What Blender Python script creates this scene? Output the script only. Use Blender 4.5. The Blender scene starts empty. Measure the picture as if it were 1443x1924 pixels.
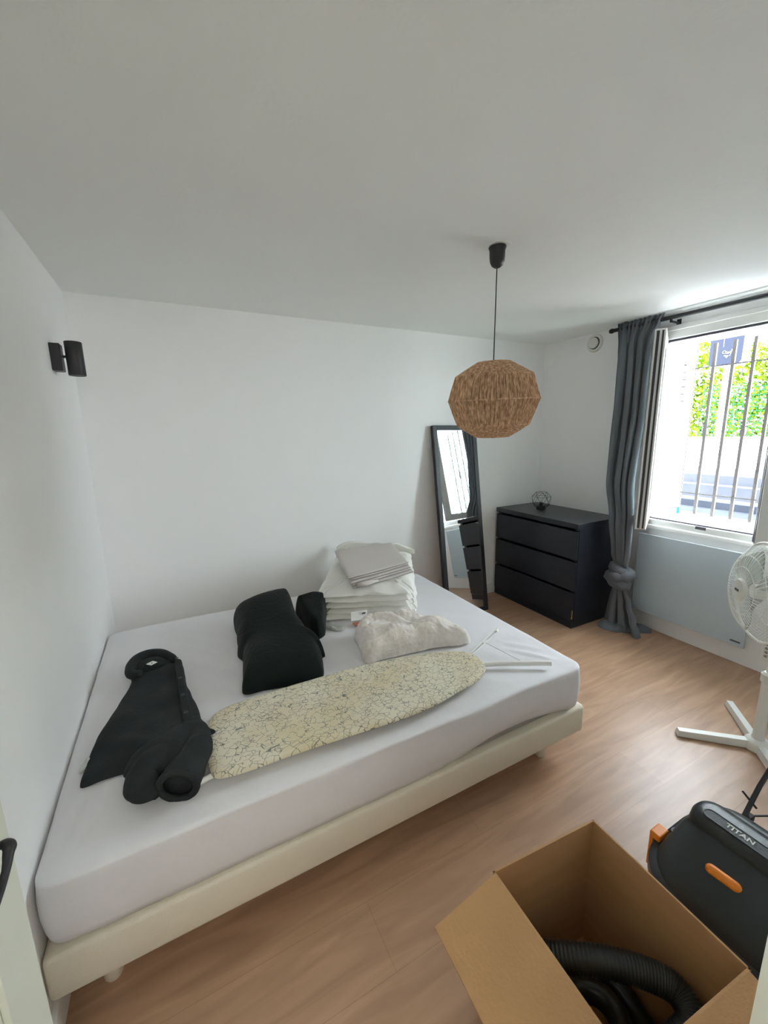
import bpy, bmesh, math, random
from math import sin, cos, pi, sqrt, radians, atan2, hypot
from mathutils import Vector, Matrix, noise
random.seed(7)
S = bpy.context.scene
C = S.collection

# ---------------------------------------------------------------- camera
cam_d = bpy.data.cameras.new('camera')
cam = bpy.data.objects.new('camera', cam_d); C.objects.link(cam); S.camera = cam
YAW, PITCH, ROLL = 0.47438, -0.19277, -0.019196
fw = Vector((sin(YAW)*cos(PITCH), cos(YAW)*cos(PITCH), sin(PITCH)))
rt = Vector((cos(YAW), -sin(YAW), 0)); up = rt.cross(fw)
r2 = cos(ROLL)*rt + sin(ROLL)*up; u2 = -sin(ROLL)*rt + cos(ROLL)*up
cam.matrix_world = Matrix(((r2.x, u2.x, -fw.x, .3973), (r2.y, u2.y, -fw.y, -2.6381), (r2.z, u2.z, -fw.z, 1.4281), (0, 0, 0, 1)))
cam_d.sensor_fit = 'VERTICAL'; cam_d.sensor_height = 36
cam_d.lens = 761.6*36/1924
cam_d.clip_start = .02
# ---------------------------------------------------------------- world, sun, lights, exposure
S.view_settings.view_transform = 'Standard'; S.view_settings.look = 'None'
S.view_settings.gamma = 1; S.view_settings.use_curve_mapping = False
S.view_settings.exposure = 0.6
S.cycles.max_bounces = 16; S.cycles.diffuse_bounces = 12; S.cycles.transparent_max_bounces = 16
wd = bpy.data.worlds.new('sky'); S.world = wd; wd.use_nodes = True
bg = wd.node_tree.nodes['Background']; bg.inputs[0].default_value = (.84, .93, 1.0, 1); bg.inputs[1].default_value = 23
sun_d = bpy.data.lights.new('sun', 'SUN'); sun_d.energy = 38; sun_d.angle = .01; sun_d.color = (1, .96, .88)
sun = bpy.data.objects.new('sun', sun_d); C.objects.link(sun)
sun.rotation_euler = Vector((.55, .35, -.9)).to_track_quat('-Z', 'Y').to_euler()
pd = bpy.data.lights.new('window_portal', 'AREA'); pd.shape = 'RECTANGLE'; pd.size = 1.1; pd.size_y = 1.3
pd.cycles.is_portal = True
po = bpy.data.objects.new('window_portal', pd); C.objects.link(po); po.location = (3.9, -1.46, 1.4)
po.rotation_euler = Vector((-1, 0, 0)).to_track_quat('-Z', 'Z').to_euler()
hd = bpy.data.lights.new('hall_ceiling_lamp', 'AREA'); hd.shape = 'DISK'; hd.size = .9; hd.energy = 15; hd.color = (1, .98, .90)
ho = bpy.data.objects.new('hall_ceiling_lamp', hd); C.objects.link(ho); ho.location = (.55, -3.55, 2.08)
ho.rotation_euler = Vector((-.05, .75, -.55)).to_track_quat('-Z', 'Y').to_euler()

W, H = 3.34, 2.14

# ---------------------------------------------------------------- materials
def s2l(c):
    return tuple((x/255/12.92 if x/255 <= .04045 else ((x/255+.055)/1.055)**2.4) for x in c)
def mat(name, rgb, rough=.6, metal=0, bump=0, bscale=40, var=0, vscale=3, spec=.5, stretch=(1, 1, 1), sheen=0, detail=4, trans=0, sss=0):
    m = bpy.data.materials.new(name); m.use_nodes = True; nt = m.node_tree; n = nt.nodes; L = nt.links
    p = n['Principled BSDF']; col = s2l(rgb)
    p.inputs['Base Color'].default_value = (*col, 1); p.inputs['Roughness'].default_value = rough
    p.inputs['Metallic'].default_value = metal; p.inputs['Specular IOR Level'].default_value = spec
    if sheen: p.inputs['Sheen Weight'].default_value = sheen; p.inputs['Sheen Roughness'].default_value = .5
    if trans: p.inputs['Transmission Weight'].default_value = trans
    tc = n.new('ShaderNodeTexCoord'); mp = n.new('ShaderNodeMapping'); mp.inputs['Scale'].default_value = stretch
    L.new(tc.outputs['Object'], mp.inputs[0])
    if var:
        t = n.new('ShaderNodeTexNoise'); t.inputs['Scale'].default_value = vscale; t.inputs['Detail'].default_value = 5
        L.new(mp.outputs[0], t.inputs['Vector'])
        r = n.new('ShaderNodeValToRGB'); r.color_ramp.elements[0].position = .3; r.color_ramp.elements[1].position = .7
        r.color_ramp.elements[0].color = (*[c*(1-var) for c in col], 1); r.color_ramp.elements[1].color = (*[min(1, c*(1+var)) for c in col], 1)
        L.new(t.outputs[0], r.inputs[0]); L.new(r.outputs[0], p.inputs['Base Color'])
    if bump:
        t2 = n.new('ShaderNodeTexNoise'); t2.inputs['Scale'].default_value = bscale; t2.inputs['Detail'].default_value = detail
        L.new(mp.outputs[0], t2.inputs['Vector'])
        b = n.new('ShaderNodeBump'); b.inputs['Strength'].default_value = bump; b.inputs['Distance'].default_value = .01
        L.new(t2.outputs[0], b.inputs['Height']); L.new(b.outputs[0], p.inputs['Normal'])
    return m
M = {}
M['wall'] = mat('wall_paint', (242, 242, 242), .85, bump=.08, bscale=90, spec=.2)
M['ceil'] = mat('ceiling_paint', (240, 241, 239), .9, bump=.08, bscale=60, spec=.2)
M['trim'] = mat('white_trim', (232, 232, 230), .45, bump=.02, bscale=30)
M['pvc'] = mat('white_pvc', (225, 225, 222), .3, bump=.01, bscale=20)
M['door'] = mat('door_paint', (222, 226, 214), .45, bump=.03, bscale=25)
M['gasket'] = mat('gasket', (50, 48, 58), .4, bump=.02)
M['sheet'] = mat('bed_sheet', (224, 223, 226), .9, bump=.25, bscale=18, spec=.1, sheen=.1)
M['mattress'] = mat('mattress_ticking', (170, 170, 165), .9, bump=.3, bscale=90)
M['base'] = mat('bed_base_fabric', (222, 214, 196), .85, bump=.25, bscale=300, var=.04, vscale=5)
M['blackfab'] = mat('black_fabric', (20, 27, 25), .95, bump=.35, bscale=60, var=.25, vscale=6, spec=.12, sheen=.08)
M['jacket'] = mat('jacket_fabric', (36, 40, 41), .8, bump=.3, bscale=90, var=.2, vscale=9, spec=.25)
M['duvet'] = mat('duvet_fabric', (238, 238, 232), .8, bump=.5, bscale=14, spec=.2)
M['linen'] = mat('grey_linen', (204, 198, 194), .85, bump=.2, bscale=200, spec=.2)
M['linedark'] = mat('dark_hem', (90, 84, 86), .9, bump=.1)
M['fur'] = mat('white_fleece', (228, 222, 215), 1, bump=.6, bscale=40, var=.13, vscale=14, spec=.05, sheen=.4, detail=8)
M['black'] = mat('black_metal', (34, 34, 38), .45, bump=.05, bscale=100)
M['blackplastic'] = mat('black_plastic', (33, 38, 40), .35, bump=.08, bscale=200, var=.1)
M['drum'] = mat('drum_plastic', (24, 28, 30), .5, bump=.1, bscale=160)
M['dresser'] = mat('black_brown_wood_sky_tint', (30, 33, 42), .33, bump=.12, bscale=40, var=.2, vscale=10, stretch=(1, 1, 12))  # black-brown wood, with the blue of reflected sky mixed into its base colour
M['orange'] = mat('orange_plastic', (240, 140, 40), .4, bump=.03)
M['white_metal'] = mat('white_metal', (232, 232, 228), .3, bump=.02)
M['fan'] = mat('fan_plastic', (232, 233, 228), .35, bump=.02)
M['blade'] = mat('fan_blade', (225, 228, 224), .2, trans=.6, bump=.01)
M['chrome'] = mat('chrome', (200, 200, 200), .15, metal=1)
M['brass'] = mat('brass', (220, 190, 110), .3, metal=1)
M['card_in'] = M['card'] = mat('cardboard', (186, 146, 104), .85, bump=.15, bscale=120, var=.06, vscale=6, spec=.15, stretch=(1, 1, 6))
M['hose'] = mat('hose_plastic', (36, 42, 44), .3, bump=.05)
M['curtain'] = mat('curtain_fabric', (104, 108, 114), .85, bump=.3, bscale=350, var=.06, vscale=4, sheen=.15, spec=.2)
M['rad'] = mat('radiator_glass', (186, 199, 207), .18, bump=.01)
M['vent'] = mat('vent_plastic', (222, 222, 214), .5, bump=.02)
M['iron'] = mat('grille_iron', (100, 96, 94), .8, spec=.1, bump=.3, bscale=60)
M['shutter'] = mat('shutter_paint', (225, 225, 228), .6, bump=.03)
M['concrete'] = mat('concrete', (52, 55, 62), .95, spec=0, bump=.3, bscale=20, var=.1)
M['paving'] = mat('pale_paving', (215, 212, 205), .9, bump=.3, bscale=20, var=.06)
M['leaf'] = mat('leaf', (66, 88, 18), .9, spec=0, bump=.2, var=.35, vscale=8)
M['signgrey'] = mat('sign_grey', (30, 33, 42), .9, spec=0, bump=.02)
M['signtrim'] = mat('sign_trim', (120, 120, 132), .9, spec=0, bump=.02)
M['netting'] = mat('green_fence', (16, 60, 40), .8, spec=0, bump=.02)
M['cyan'] = mat('cyan_plastic', (0, 175, 215), .4, bump=.02)
M['paper'] = mat('label_paper', (225, 225, 222), .8, bump=.05)
M['ink'] = mat('grey_ink', (90, 90, 95), .8, bump=.02)
M['wire'] = mat('lamp_wire', (30, 32, 36), .5, bump=.02)
M['peach'] = mat('peach_fabric', (225, 150, 120), .9, bump=.3)
M['mirror'] = mat('mirror_silver', (235, 238, 240), .015, metal=1)

def floor_mat():
    m = bpy.data.materials.new('oak_laminate'); m.use_nodes = True; nt = m.node_tree; n = nt.nodes; L = nt.links
    p = n['Principled BSDF']; tc = n.new('ShaderNodeTexCoord')
    br = n.new('ShaderNodeTexBrick'); br.offset = .37; br.inputs['Scale'].default_value = 1
    br.inputs['Brick Width'].default_value = 1.25; br.inputs['Row Height'].default_value = .19
    br.inputs['Mortar Size'].default_value = .0007; br.inputs['Mortar Smooth'].default_value = .3
    br.inputs['Color1'].default_value = (*s2l((184, 151, 124)), 1); br.inputs['Color2'].default_value = (*s2l((177, 143, 116)), 1)
    br.inputs['Mortar'].default_value = (*s2l((150, 118, 94)), 1)
    L.new(tc.outputs['Object'], br.inputs['Vector'])
    mp = n.new('ShaderNodeMapping'); mp.inputs['Scale'].default_value = (1.1, 9, 1); L.new(tc.outputs['Object'], mp.inputs[0])
    no = n.new('ShaderNodeTexNoise'); no.inputs['Scale'].default_value = 2.2; no.inputs['Detail'].default_value = 7; no.inputs['Distortion'].default_value = .9
    L.new(mp.outputs[0], no.inputs['Vector'])
    rp = n.new('ShaderNodeValToRGB'); rp.color_ramp.elements[0].position = .33; rp.color_ramp.elements[1].position = .68
    rp.color_ramp.elements[0].color = (.70, .65, .61, 1); rp.color_ramp.elements[1].color = (1.06, 1.05, 1.03, 1)
    L.new(no.outputs[0], rp.inputs[0])
    mx = n.new('ShaderNodeMix'); mx.data_type = 'RGBA'; mx.blend_type = 'MULTIPLY'; mx.inputs[0].default_value = .8
    L.new(br.outputs['Color'], mx.inputs[6]); L.new(rp.outputs[0], mx.inputs[7]); L.new(mx.outputs[2], p.inputs['Base Color'])
    p.inputs['Roughness'].default_value = .36
    b = n.new('ShaderNodeBump'); b.inputs['Strength'].default_value = .25; b.inputs['Distance'].default_value = .004
    L.new(no.outputs[0], b.inputs['Height']); L.new(b.outputs[0], p.inputs['Normal'])
    return m
M['floor'] = floor_mat()

def crackle_mat():
    m = bpy.data.materials.new('crackle_print'); m.use_nodes = True; nt = m.node_tree; n = nt.nodes; L = nt.links
    p = n['Principled BSDF']; p.inputs['Roughness'].default_value = .85
    tc = n.new('ShaderNodeTexCoord')
    cur = None
    base = (*s2l((216, 210, 180)), 1)
    prev = None
    for k, (sc, rot, w) in enumerate(((44, .3, .027), (34, 1.2, .021))):
        mp = n.new('ShaderNodeMapping'); mp.inputs['Rotation'].default_value = (0, 0, rot); mp.inputs['Scale'].default_value = (1, 1.35, .2)
        mp.inputs['Location'].default_value = (k*3.1, k*1.7, 0)
        L.new(tc.outputs['Object'], mp.inputs[0])
        v = n.new('ShaderNodeTexVoronoi'); v.feature = 'DISTANCE_TO_EDGE'; v.inputs['Scale'].default_value = sc; L.new(mp.outputs[0], v.inputs['Vector'])
        lt = n.new('ShaderNodeMath'); lt.operation = 'LESS_THAN'; lt.inputs[1].default_value = w; L.new(v.outputs['Distance'], lt.inputs[0])
        nz = n.new('ShaderNodeTexNoise'); nz.inputs['Scale'].default_value = 26+9*k; nz.inputs['Detail'].default_value = 1; L.new(mp.outputs[0], nz.inputs['Vector'])
        gt = n.new('ShaderNodeMath'); gt.operation = 'GREATER_THAN'; gt.inputs[1].default_value = .46; L.new(nz.outputs[0], gt.inputs[0])
        mu = n.new('ShaderNodeMath'); mu.operation = 'MULTIPLY'; L.new(lt.outputs[0], mu.inputs[0]); L.new(gt.outputs[0], mu.inputs[1])
        if prev is None: prev = mu
        else:
            a = n.new('ShaderNodeMath'); a.operation = 'MAXIMUM'; L.new(prev.outputs[0], a.inputs[0]); L.new(mu.outputs[0], a.inputs[1]); prev = a
    nz = n.new('ShaderNodeTexNoise'); nz.inputs['Scale'].default_value = 5; L.new(tc.outputs['Object'], nz.inputs['Vector'])
    r = n.new('ShaderNodeValToRGB'); r.color_ramp.elements[0].position = .35; r.color_ramp.elements[1].position = .65
    r.color_ramp.elements[0].color = (*s2l((212, 200, 168)), 1); r.color_ramp.elements[1].color = (*s2l((220, 214, 193)), 1); L.new(nz.outputs[0], r.inputs[0])
    mx = n.new('ShaderNodeMix'); mx.data_type = 'RGBA'; L.new(prev.outputs[0], mx.inputs[0]); L.new(r.outputs[0], mx.inputs[6])
    mx.inputs[7].default_value = (*s2l((126, 128, 118)), 1); L.new(mx.outputs[2], p.inputs['Base Color'])
    return m
M['crackle'] = crackle_mat()

def rope_mat(name, a, b):
    m = bpy.data.materials.new(name); m.use_nodes = True; nt = m.node_tree; n = nt.nodes; L = nt.links
    p = n['Principled BSDF']; p.inputs['Roughness'].default_value = .9
    tc = n.new('ShaderNodeTexCoord'); mp = n.new('ShaderNodeMapping'); mp.inputs['Scale'].default_value = (1, 1, .3); L.new(tc.outputs['Object'], mp.inputs[0])
    t = n.new('ShaderNodeTexNoise'); t.inputs['Scale'].default_value = 110; t.inputs['Detail'].default_value = 4; L.new(mp.outputs[0], t.inputs['Vector'])
    r = n.new('ShaderNodeValToRGB'); r.color_ramp.elements[0].position = .35; r.color_ramp.elements[1].position = .68
    r.color_ramp.elements[0].color = (*s2l(a), 1); r.color_ramp.elements[1].color = (*s2l(b), 1); L.new(t.outputs[0], r.inputs[0]); L.new(r.outputs[0], p.inputs['Base Color'])
    bp_ = n.new('ShaderNodeBump'); bp_.inputs['Strength'].default_value = .6; bp_.inputs['Distance'].default_value = .004; L.new(t.outputs[0], bp_.inputs['Height']); L.new(bp_.outputs[0], p.inputs['Normal'])
    return m
M['rope'] = rope_mat('jute_rope', (166, 126, 96), (236, 200, 164))
M['ropecore'] = rope_mat('jute_core', (136, 102, 76), (182, 146, 116))

def glass_mat(name, tint=(.95, 1, .98)):
    m = bpy.data.materials.new(name); m.use_nodes = True; nt = m.node_tree; n = nt.nodes; L = nt.links
    n.remove(n['Principled BSDF']); out = n['Material Output']
    tr = n.new('ShaderNodeBsdfTransparent'); tr.inputs[0].default_value = (*tint, 1)
    gl = n.new('ShaderNodeBsdfGlossy'); gl.inputs['Roughness'].default_value = .02
    fr = n.new('ShaderNodeFresnel'); fr.inputs[0].default_value = 1.45
    mx = n.new('ShaderNodeMixShader'); L.new(fr.outputs[0], mx.inputs[0]); L.new(tr.outputs[0], mx.inputs[1]); L.new(gl.outputs[0], mx.inputs[2])
    L.new(mx.outputs[0], out.inputs[0]); return m
M['glass'] = glass_mat('window_glass')
M['plasticwrap'] = mat('clear_wrap', (214, 218, 212), .3, trans=.35, bump=.2)

# ---------------------------------------------------------------- mesh helpers
ORG = {}
class MB:
    def __init__(s): s.v = []; s.f = []
    def add(s, vs, fs):
        o = len(s.v); s.v += [Vector(v) for v in vs]; s.f += [tuple(o+i for i in f) for f in fs]; return s
    def box(s, a, b, mtx=None, bev=0):
        bm = bmesh.new(); bmesh.ops.create_cube(bm, size=1)
        a = Vector(a); b = Vector(b)
        for v in bm.verts: v.co = Vector((a[i]+(b[i]-a[i])*(v.co[i]+.5) for i in range(3)))
        if bev: bmesh.ops.bevel(bm, geom=bm.edges[:], offset=bev, segments=2, affect='EDGES', profile=.5)
        if mtx: bmesh.ops.transform(bm, matrix=mtx, verts=bm.verts[:])
        bm.verts.index_update()
        s.add([v.co.copy() for v in bm.verts], [[v.index for v in f.verts] for f in bm.faces]); bm.free(); return s
    def hexa(s, p):  # 8 points: bottom 4 ccw, top 4 ccw
        return s.add(p, [(3, 2, 1, 0), (4, 5, 6, 7), (0, 1, 5, 4), (1, 2, 6, 5), (2, 3, 7, 6), (3, 0, 4, 7)])
    def tube(s, pts, r, n=8, closed=False, cap=True):
        pts = [Vector(p) for p in pts]; m = len(pts); rr = r if isinstance(r, (list, tuple)) else [r]*m
        vs = []; prev = None
        for i, p in enumerate(pts):
            if closed: t = pts[(i+1) % m]-pts[i-1]
            else: t = pts[min(i+1, m-1)]-pts[max(i-1, 0)]
            if t.length < 1e-9: t = Vector((0, 0, 1))
            t.normalize()
            if prev is None:
                a = t.cross(Vector((0, 0, 1)) if abs(t.z) < .9 else Vector((1, 0, 0))).normalized()
            else:
                a = (prev-t*prev.dot(t)); a = a.normalized() if a.length > 1e-6 else t.orthogonal().normalized()
            prev = a; b = t.cross(a)
            for k in range(n):
                an = 2*pi*k/n; vs.append(p+(a*cos(an)+b*sin(an))*rr[i])
        fs = []
        for i in range(m if closed else m-1):
            j = (i+1) % m
            for k in range(n):
                l = (k+1) % n; fs.append((i*n+k, i*n+l, j*n+l, j*n+k))
        if cap and not closed: fs.append(tuple(range(n-1, -1, -1))); fs.append(tuple((m-1)*n+k for k in range(n)))
        return s.add(vs, fs)
    def lathe(s, prof, n=32, mtx=None, ang0=0, cap=True):
        vs = []; 
        for r, z in prof:
            for k in range(n):
                a = ang0+2*pi*k/n; vs.append(Vector((r*cos(a), r*sin(a), z)))
        if mtx: vs = [mtx @ v for v in vs]
        fs = []; m = len(prof)
        for i in range(m-1):
            for k in range(n):
                l = (k+1) % n; fs.append((i*n+k, i*n+l, (i+1)*n+l, (i+1)*n+k))
        if cap: fs.append(tuple(range(n-1, -1, -1))); fs.append(tuple((m-1)*n+k for k in range(n)))
        return s.add(vs, fs)
    def rings(s, rings, cap=True, closed=True):
        n = len(rings[0]); vs = [v for r in rings for v in r]; fs = []
        for i in range(len(rings)-1):
            for k in range(n if closed else n-1):
                l = (k+1) % n; fs.append((i*n+k, i*n+l, (i+1)*n+l, (i+1)*n+k))
        if cap: fs.append(tuple(range(n-1, -1, -1))); fs.append(tuple((len(rings)-1)*n+k for k in range(n)))
        return s.add(vs, fs)
def build(name, mb, m, parent=None, smooth=False, origin=None, solid=0):
    me = bpy.data.meshes.new(name)
    if parent is not None: o0 = ORG[parent.name]
    elif origin is not None: o0 = Vector(origin)
    else: o0 = Vector((0, 0, 0))
    me.from_pydata([tuple(v-o0) for v in mb.v], [], mb.f); me.validate()
    bm = bmesh.new(); bm.from_mesh(me); bmesh.ops.recalc_face_normals(bm, faces=bm.faces[:]); bm.to_mesh(me); bm.free()
    if smooth:
        me.polygons.foreach_set('use_smooth', [True]*len(me.polygons))
        if smooth != 'all': me.set_sharp_from_angle(angle=radians(smooth if smooth is not True else 40))
    ob = bpy.data.objects.new(name, me); C.objects.link(ob); me.materials.append(M[m])
    if parent is not None: ob.parent = parent
    else: ob.location = o0
    ORG[ob.name] = o0
    if solid:
        md = ob.modifiers.new('thickness', 'SOLIDIFY'); md.thickness = solid; md.offset = 0
    return ob
def tag(o, label, cat, group=None, kind=None):
    if label: o['label'] = label
    if cat: o['category'] = cat
    if group: o['group'] = group
    if kind: o['kind'] = kind
    return o
def thing(name, loc, label, cat, group=None):
    o = bpy.data.objects.new(name, None); C.objects.link(o); o.location = loc; o.empty_display_size = .1
    ORG[o.name] = Vector(loc); return tag(o, label, cat, group)
def struct(name, mb, m, smooth=False):
    o = build(name, mb, m, smooth=smooth); o['kind'] = 'structure'; return o
def text_mesh(name, body, size, mtx, m, parent, extrude=.0008, shear=0):
    cu = bpy.data.curves.new(name, 'FONT'); cu.body = body; cu.size = size; cu.extrude = extrude; cu.align_x = 'CENTER'; cu.align_y = 'CENTER'; cu.offset = size*.02; cu.shear = shear
    to = bpy.data.objects.new(name+'_t', cu); C.objects.link(to)
    dg = bpy.context.evaluated_depsgraph_get(); me = bpy.data.meshes.new_from_object(to.evaluated_get(dg))
    bpy.data.objects.remove(to); bpy.data.curves.remove(cu)
    mb = MB(); mb.add([mtx @ v.co for v in me.vertices], [tuple(p.vertices) for p in me.polygons])
    return build(name, mb, m, parent)

def dense_path(pts, rr, k_=6):
    m = len(pts); P = [Vector(p) for p in pts]; op = []; orr = []
    for i in range(m-1):
        for k in range(k_):
            t = k/k_; p0, p1, p2, p3 = [P[max(0, min(m-1, j))] for j in (i-1, i, i+1, i+2)]
            op.append(.5*((2*p1)+(p2-p0)*t+(2*p0-5*p1+4*p2-p3)*t*t+(3*p1-p0-3*p2+p3)*t**3)); orr.append(rr[i]*(1-t)+rr[i+1]*t)
    return op+[P[-1]], orr+[rr[-1]]
def smooth_poly(pts, n, soft=1.0):
    """closed catmull-rom resampled by arc length to n points"""
    P = [Vector((p[0], p[1])) for p in pts]; m = len(P); dense = []
    for i in range(m):
        p0, p1, p2, p3 = P[i-1], P[i], P[(i+1) % m], P[(i+2) % m]
        for k in range(12):
            t = k/12
            cr = .5*((2*p1)+(p2-p0)*t+(2*p0-5*p1+4*p2-p3)*t*t+(3*p1-p0-3*p2+p3)*t*t*t)
            li = p1.lerp(p2, t); dense.append(li.lerp(cr, soft))
    L = [0]
    for i in range(len(dense)): L.append(L[-1]+(dense[(i+1) % len(dense)]-dense[i]).length)
    out = []; j = 0
    for k in range(n):
        d = L[-1]*k/n
        while L[j+1] < d: j += 1
        t = (d-L[j])/max(L[j+1]-L[j], 1e-9); out.append(dense[j].lerp(dense[(j+1) % len(dense)], t))
    return out
def rquad(c, rad=.03, n=4):
    """rounded polygon from corner list"""
    out = []; m = len(c); c = [Vector((p[0], p[1])) for p in c]
    for i in range(m):
        a = (c[i-1]-c[i]); b = (c[(i+1) % m]-c[i]); r = min(rad, a.length*.45, b.length*.45)
        p = c[i]+a.normalized()*r; q = c[i]+b.normalized()*r
        for k in range(n+1):
            t = k/n; out.append((1-t)**2*p+2*t*(1-t)*c[i]+t*t*q)
    return out
def lump(poly, base, height, p=4., q=2., n=140, K=30, amp=.006, sc=9., amp2=.0, sc2=30., soft=1., seed=0, centre=None, edge=.0, lift=.0, folds=None):
    """closed soft solid over an outline; base/height numbers or f(x,y)"""
    fb = base if callable(base) else (lambda x, y: base)
    fh = height if callable(height) else (lambda x, y: height)
    P = smooth_poly(poly, n, soft)
    cx = centre or (sum((v for v in P), Vector((0, 0)))/n); cx = Vector((cx[0], cx[1]))
    mb = MB(); R = []
    R.append([Vector((c.x, c.y, fb(c.x, c.y))) for c in (cx+(v-cx)*.9 for v in P)])
    for k in range(K+1):
        u = k/K; t = cos(u*pi/2)**.8 if u < 1 else 0; t = max(t, .004)
        ring = []
        for v in P:
            c = cx+(v-cx)*t
            hh = fh(c.x, c.y)*((1-t**p)**(1/q))
            s = Vector((c.x*sc+seed*7.3, c.y*sc, seed*3.1))
            d = noise.noise(s)*amp*(1-t**8*.7)
            if amp2: d += noise.noise(Vector((c.x*sc2, c.y*sc2, hh*sc2+seed)))*amp2
            if folds: d += folds(c.x, c.y)*(1-t**6)
            e = noise.noise(Vector((v.x*14, v.y*14, seed+hh*12)))*edge
            c2 = c+(v-cx).normalized()*e*t
            ring.append(Vector((c2.x, c2.y, fb(c.x, c.y)+lift*t+max(hh+d, .001))))
        R.append(ring)
    mb.rings(R); return mb

# ================================================================= STRUCTURE
struct('floor', MB().box((-.1, -4.4, -.1), (3.5, .1, 0)), 'floor')
struct('ceiling', MB().box((-.1, -4.4, H), (3.9, .15, H+.25)), 'ceil')
struct('wall_left', MB().box((-.15, -4.4, 0), (0, .15, H)), 'wall')
struct('wall_back', MB().box((0, 0, 0), (3.34, .15, H)), 'wall')
YL_, YR_, ZB, ZT = -.955, -1.975, .79, 2.005     # opening in the right wall
XO = 3.76
mb = MB()
mb.box((W, YL_, 0), (XO, .15, H)); mb.box((W, -4.4, 0), (XO, YR_, H))
mb.box((W, YR_, 0), (XO, YL_, ZB)); mb.box((W, YR_, ZT), (XO, YL_, H))
struct('wall_right', mb, 'wall')
mb = MB(); YN = -2.56; DX0, DX1 = .13, .752
mb.box((0, YN-.1, 0), (DX0, YN, H)); mb.box((DX1, YN-.1, 0), (W, YN, H)); mb.box((DX0, YN-.1, 2.03), (DX1, YN, H))
struct('wall_near', mb, 'wall')
struct('wall_hall', MB().box((0, -4.5, 0), (3.34, -4.4, H)), 'wall')
struct('trim_1', MB().box((DX1-.012, YN-.11, 0), (DX1+.0, YN+.0, 2.03)), 'door')
def bboard(name, a, b): struct(name, MB().box(a, b, bev=.003), 'trim')
bboard('baseboard_back', (0.001, -.014, 0), (W-.001, 0, .085))
bboard('baseboard_left', (0, -2.5, 0), (.014, -.015, .085))
# white lintel box above the window, apron below
struct('trim_2', MB().box((W-.022, YR_-.05, 2.035), (W, YL_+.02, 2.065), bev=.004), 'trim')
struct('trim_3', MB().box((W-.03, YR_-.05, .735), (W, YL_+.03, .765), bev=.008), 'trim')

# window: fixed frame, gasket, sashes
wn = thing('window_1', (W, (YL_+YR_)/2, ZB), 'white inward opening window with two sashes standing open', 'window'); wn['kind'] = 'structure'
mb = MB()
mb.box((W-.012, YR_, ZB-.045), (W+.06, YL_, ZB+.012), bev=.004); mb.box((W-.012, YR_, ZT-.02), (W+.06, YL_, ZT+.035), bev=.004)
mb.box((W-.012, YL_-.012, ZB+.012), (W+.06, YL_+.03, ZT-.02), bev=.004); mb.box((W-.012, YR_-.03, ZB+.012), (W+.06, YR_+.012, ZT-.02), bev=.004)
build('window_frame', mb, 'pvc', wn)
mb = MB()
mb.box((W+.012, YR_+.01, ZB+.0125), (W+.02, YL_-.013, ZB+.020)); mb.box((W+.034, YR_+.01, ZB+.0125), (W+.042, YL_-.013, ZB+.018))
mb.box((W+.005, YR_+.01, ZT-.034), (W+.03, YL_-.013, ZT-.0205))
build('gasket', mb, 'gasket', wn)
build('strike_plate', MB().box((W-.0125, -1.36, ZB-.006), (W+.004, -1.30, ZB+.0135), bev=.001), 'ink', wn)
def sash(name, hinge, end, z0, z1, parent):
    h = Vector(hinge); e = Vector(end); d = (e-h); Ls = d.length; a = atan2(d.y, d.x)
    X = Matrix.Translation((h.x, h.y, 0)) @ Matrix.Rotation(a, 4, 'Z'); t = .029; fwid = .06
    mb = MB()
    mb.box((0, -t, z0), (fwid, t, z1), X, .004); mb.box((Ls-fwid, -t, z0), (Ls, t, z1), X, .004)
    mb.box((fwid, -t, z0), (Ls-fwid, t, z0+fwid), X, .004); mb.box((fwid, -t, z1-fwid), (Ls-fwid, t, z1), X, .004)
    f = build(name, mb, 'pvc', parent)
    g = MB().box((fwid-.005, -.010, z0+fwid-.005), (Ls-fwid+.005, .010, z1-fwid+.005), X); build('glass_pane', g, 'glass', f)
    g = MB()
    for sgn in (-1, 1):
        for (x0, x1, q0, q1) in ((fwid, fwid+.006, z0+fwid, z1-fwid), (Ls-fwid-.006, Ls-fwid, z0+fwid, z1-fwid), (fwid, Ls-fwid, z0+fwid, z0+fwid+.006), (fwid, Ls-fwid, z1-fwid-.006, z1-fwid)):
            g.box((x0, min(sgn*.012, sgn*.02), q0), (x1, max(sgn*.012, sgn*.02), q1), X)
    g.box((Ls, -.018, z0+.01), (Ls+.003, -.004, z1-.01), X); g.box((Ls, .008, z0+.01), (Ls+.003, .018, z1-.01), X)
    build('sash_gasket', g, 'gasket', f)
    return f, X, Ls
s1, X1, L1 = sash('sash', (W-.02, YL_-.03), (2.955, -1.172), .80, 1.985, wn)
s2, X2, L2 = sash('sash', (W-.02, YR_+.03), (3.14, -1.668), .80, 1.985, wn)
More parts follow.
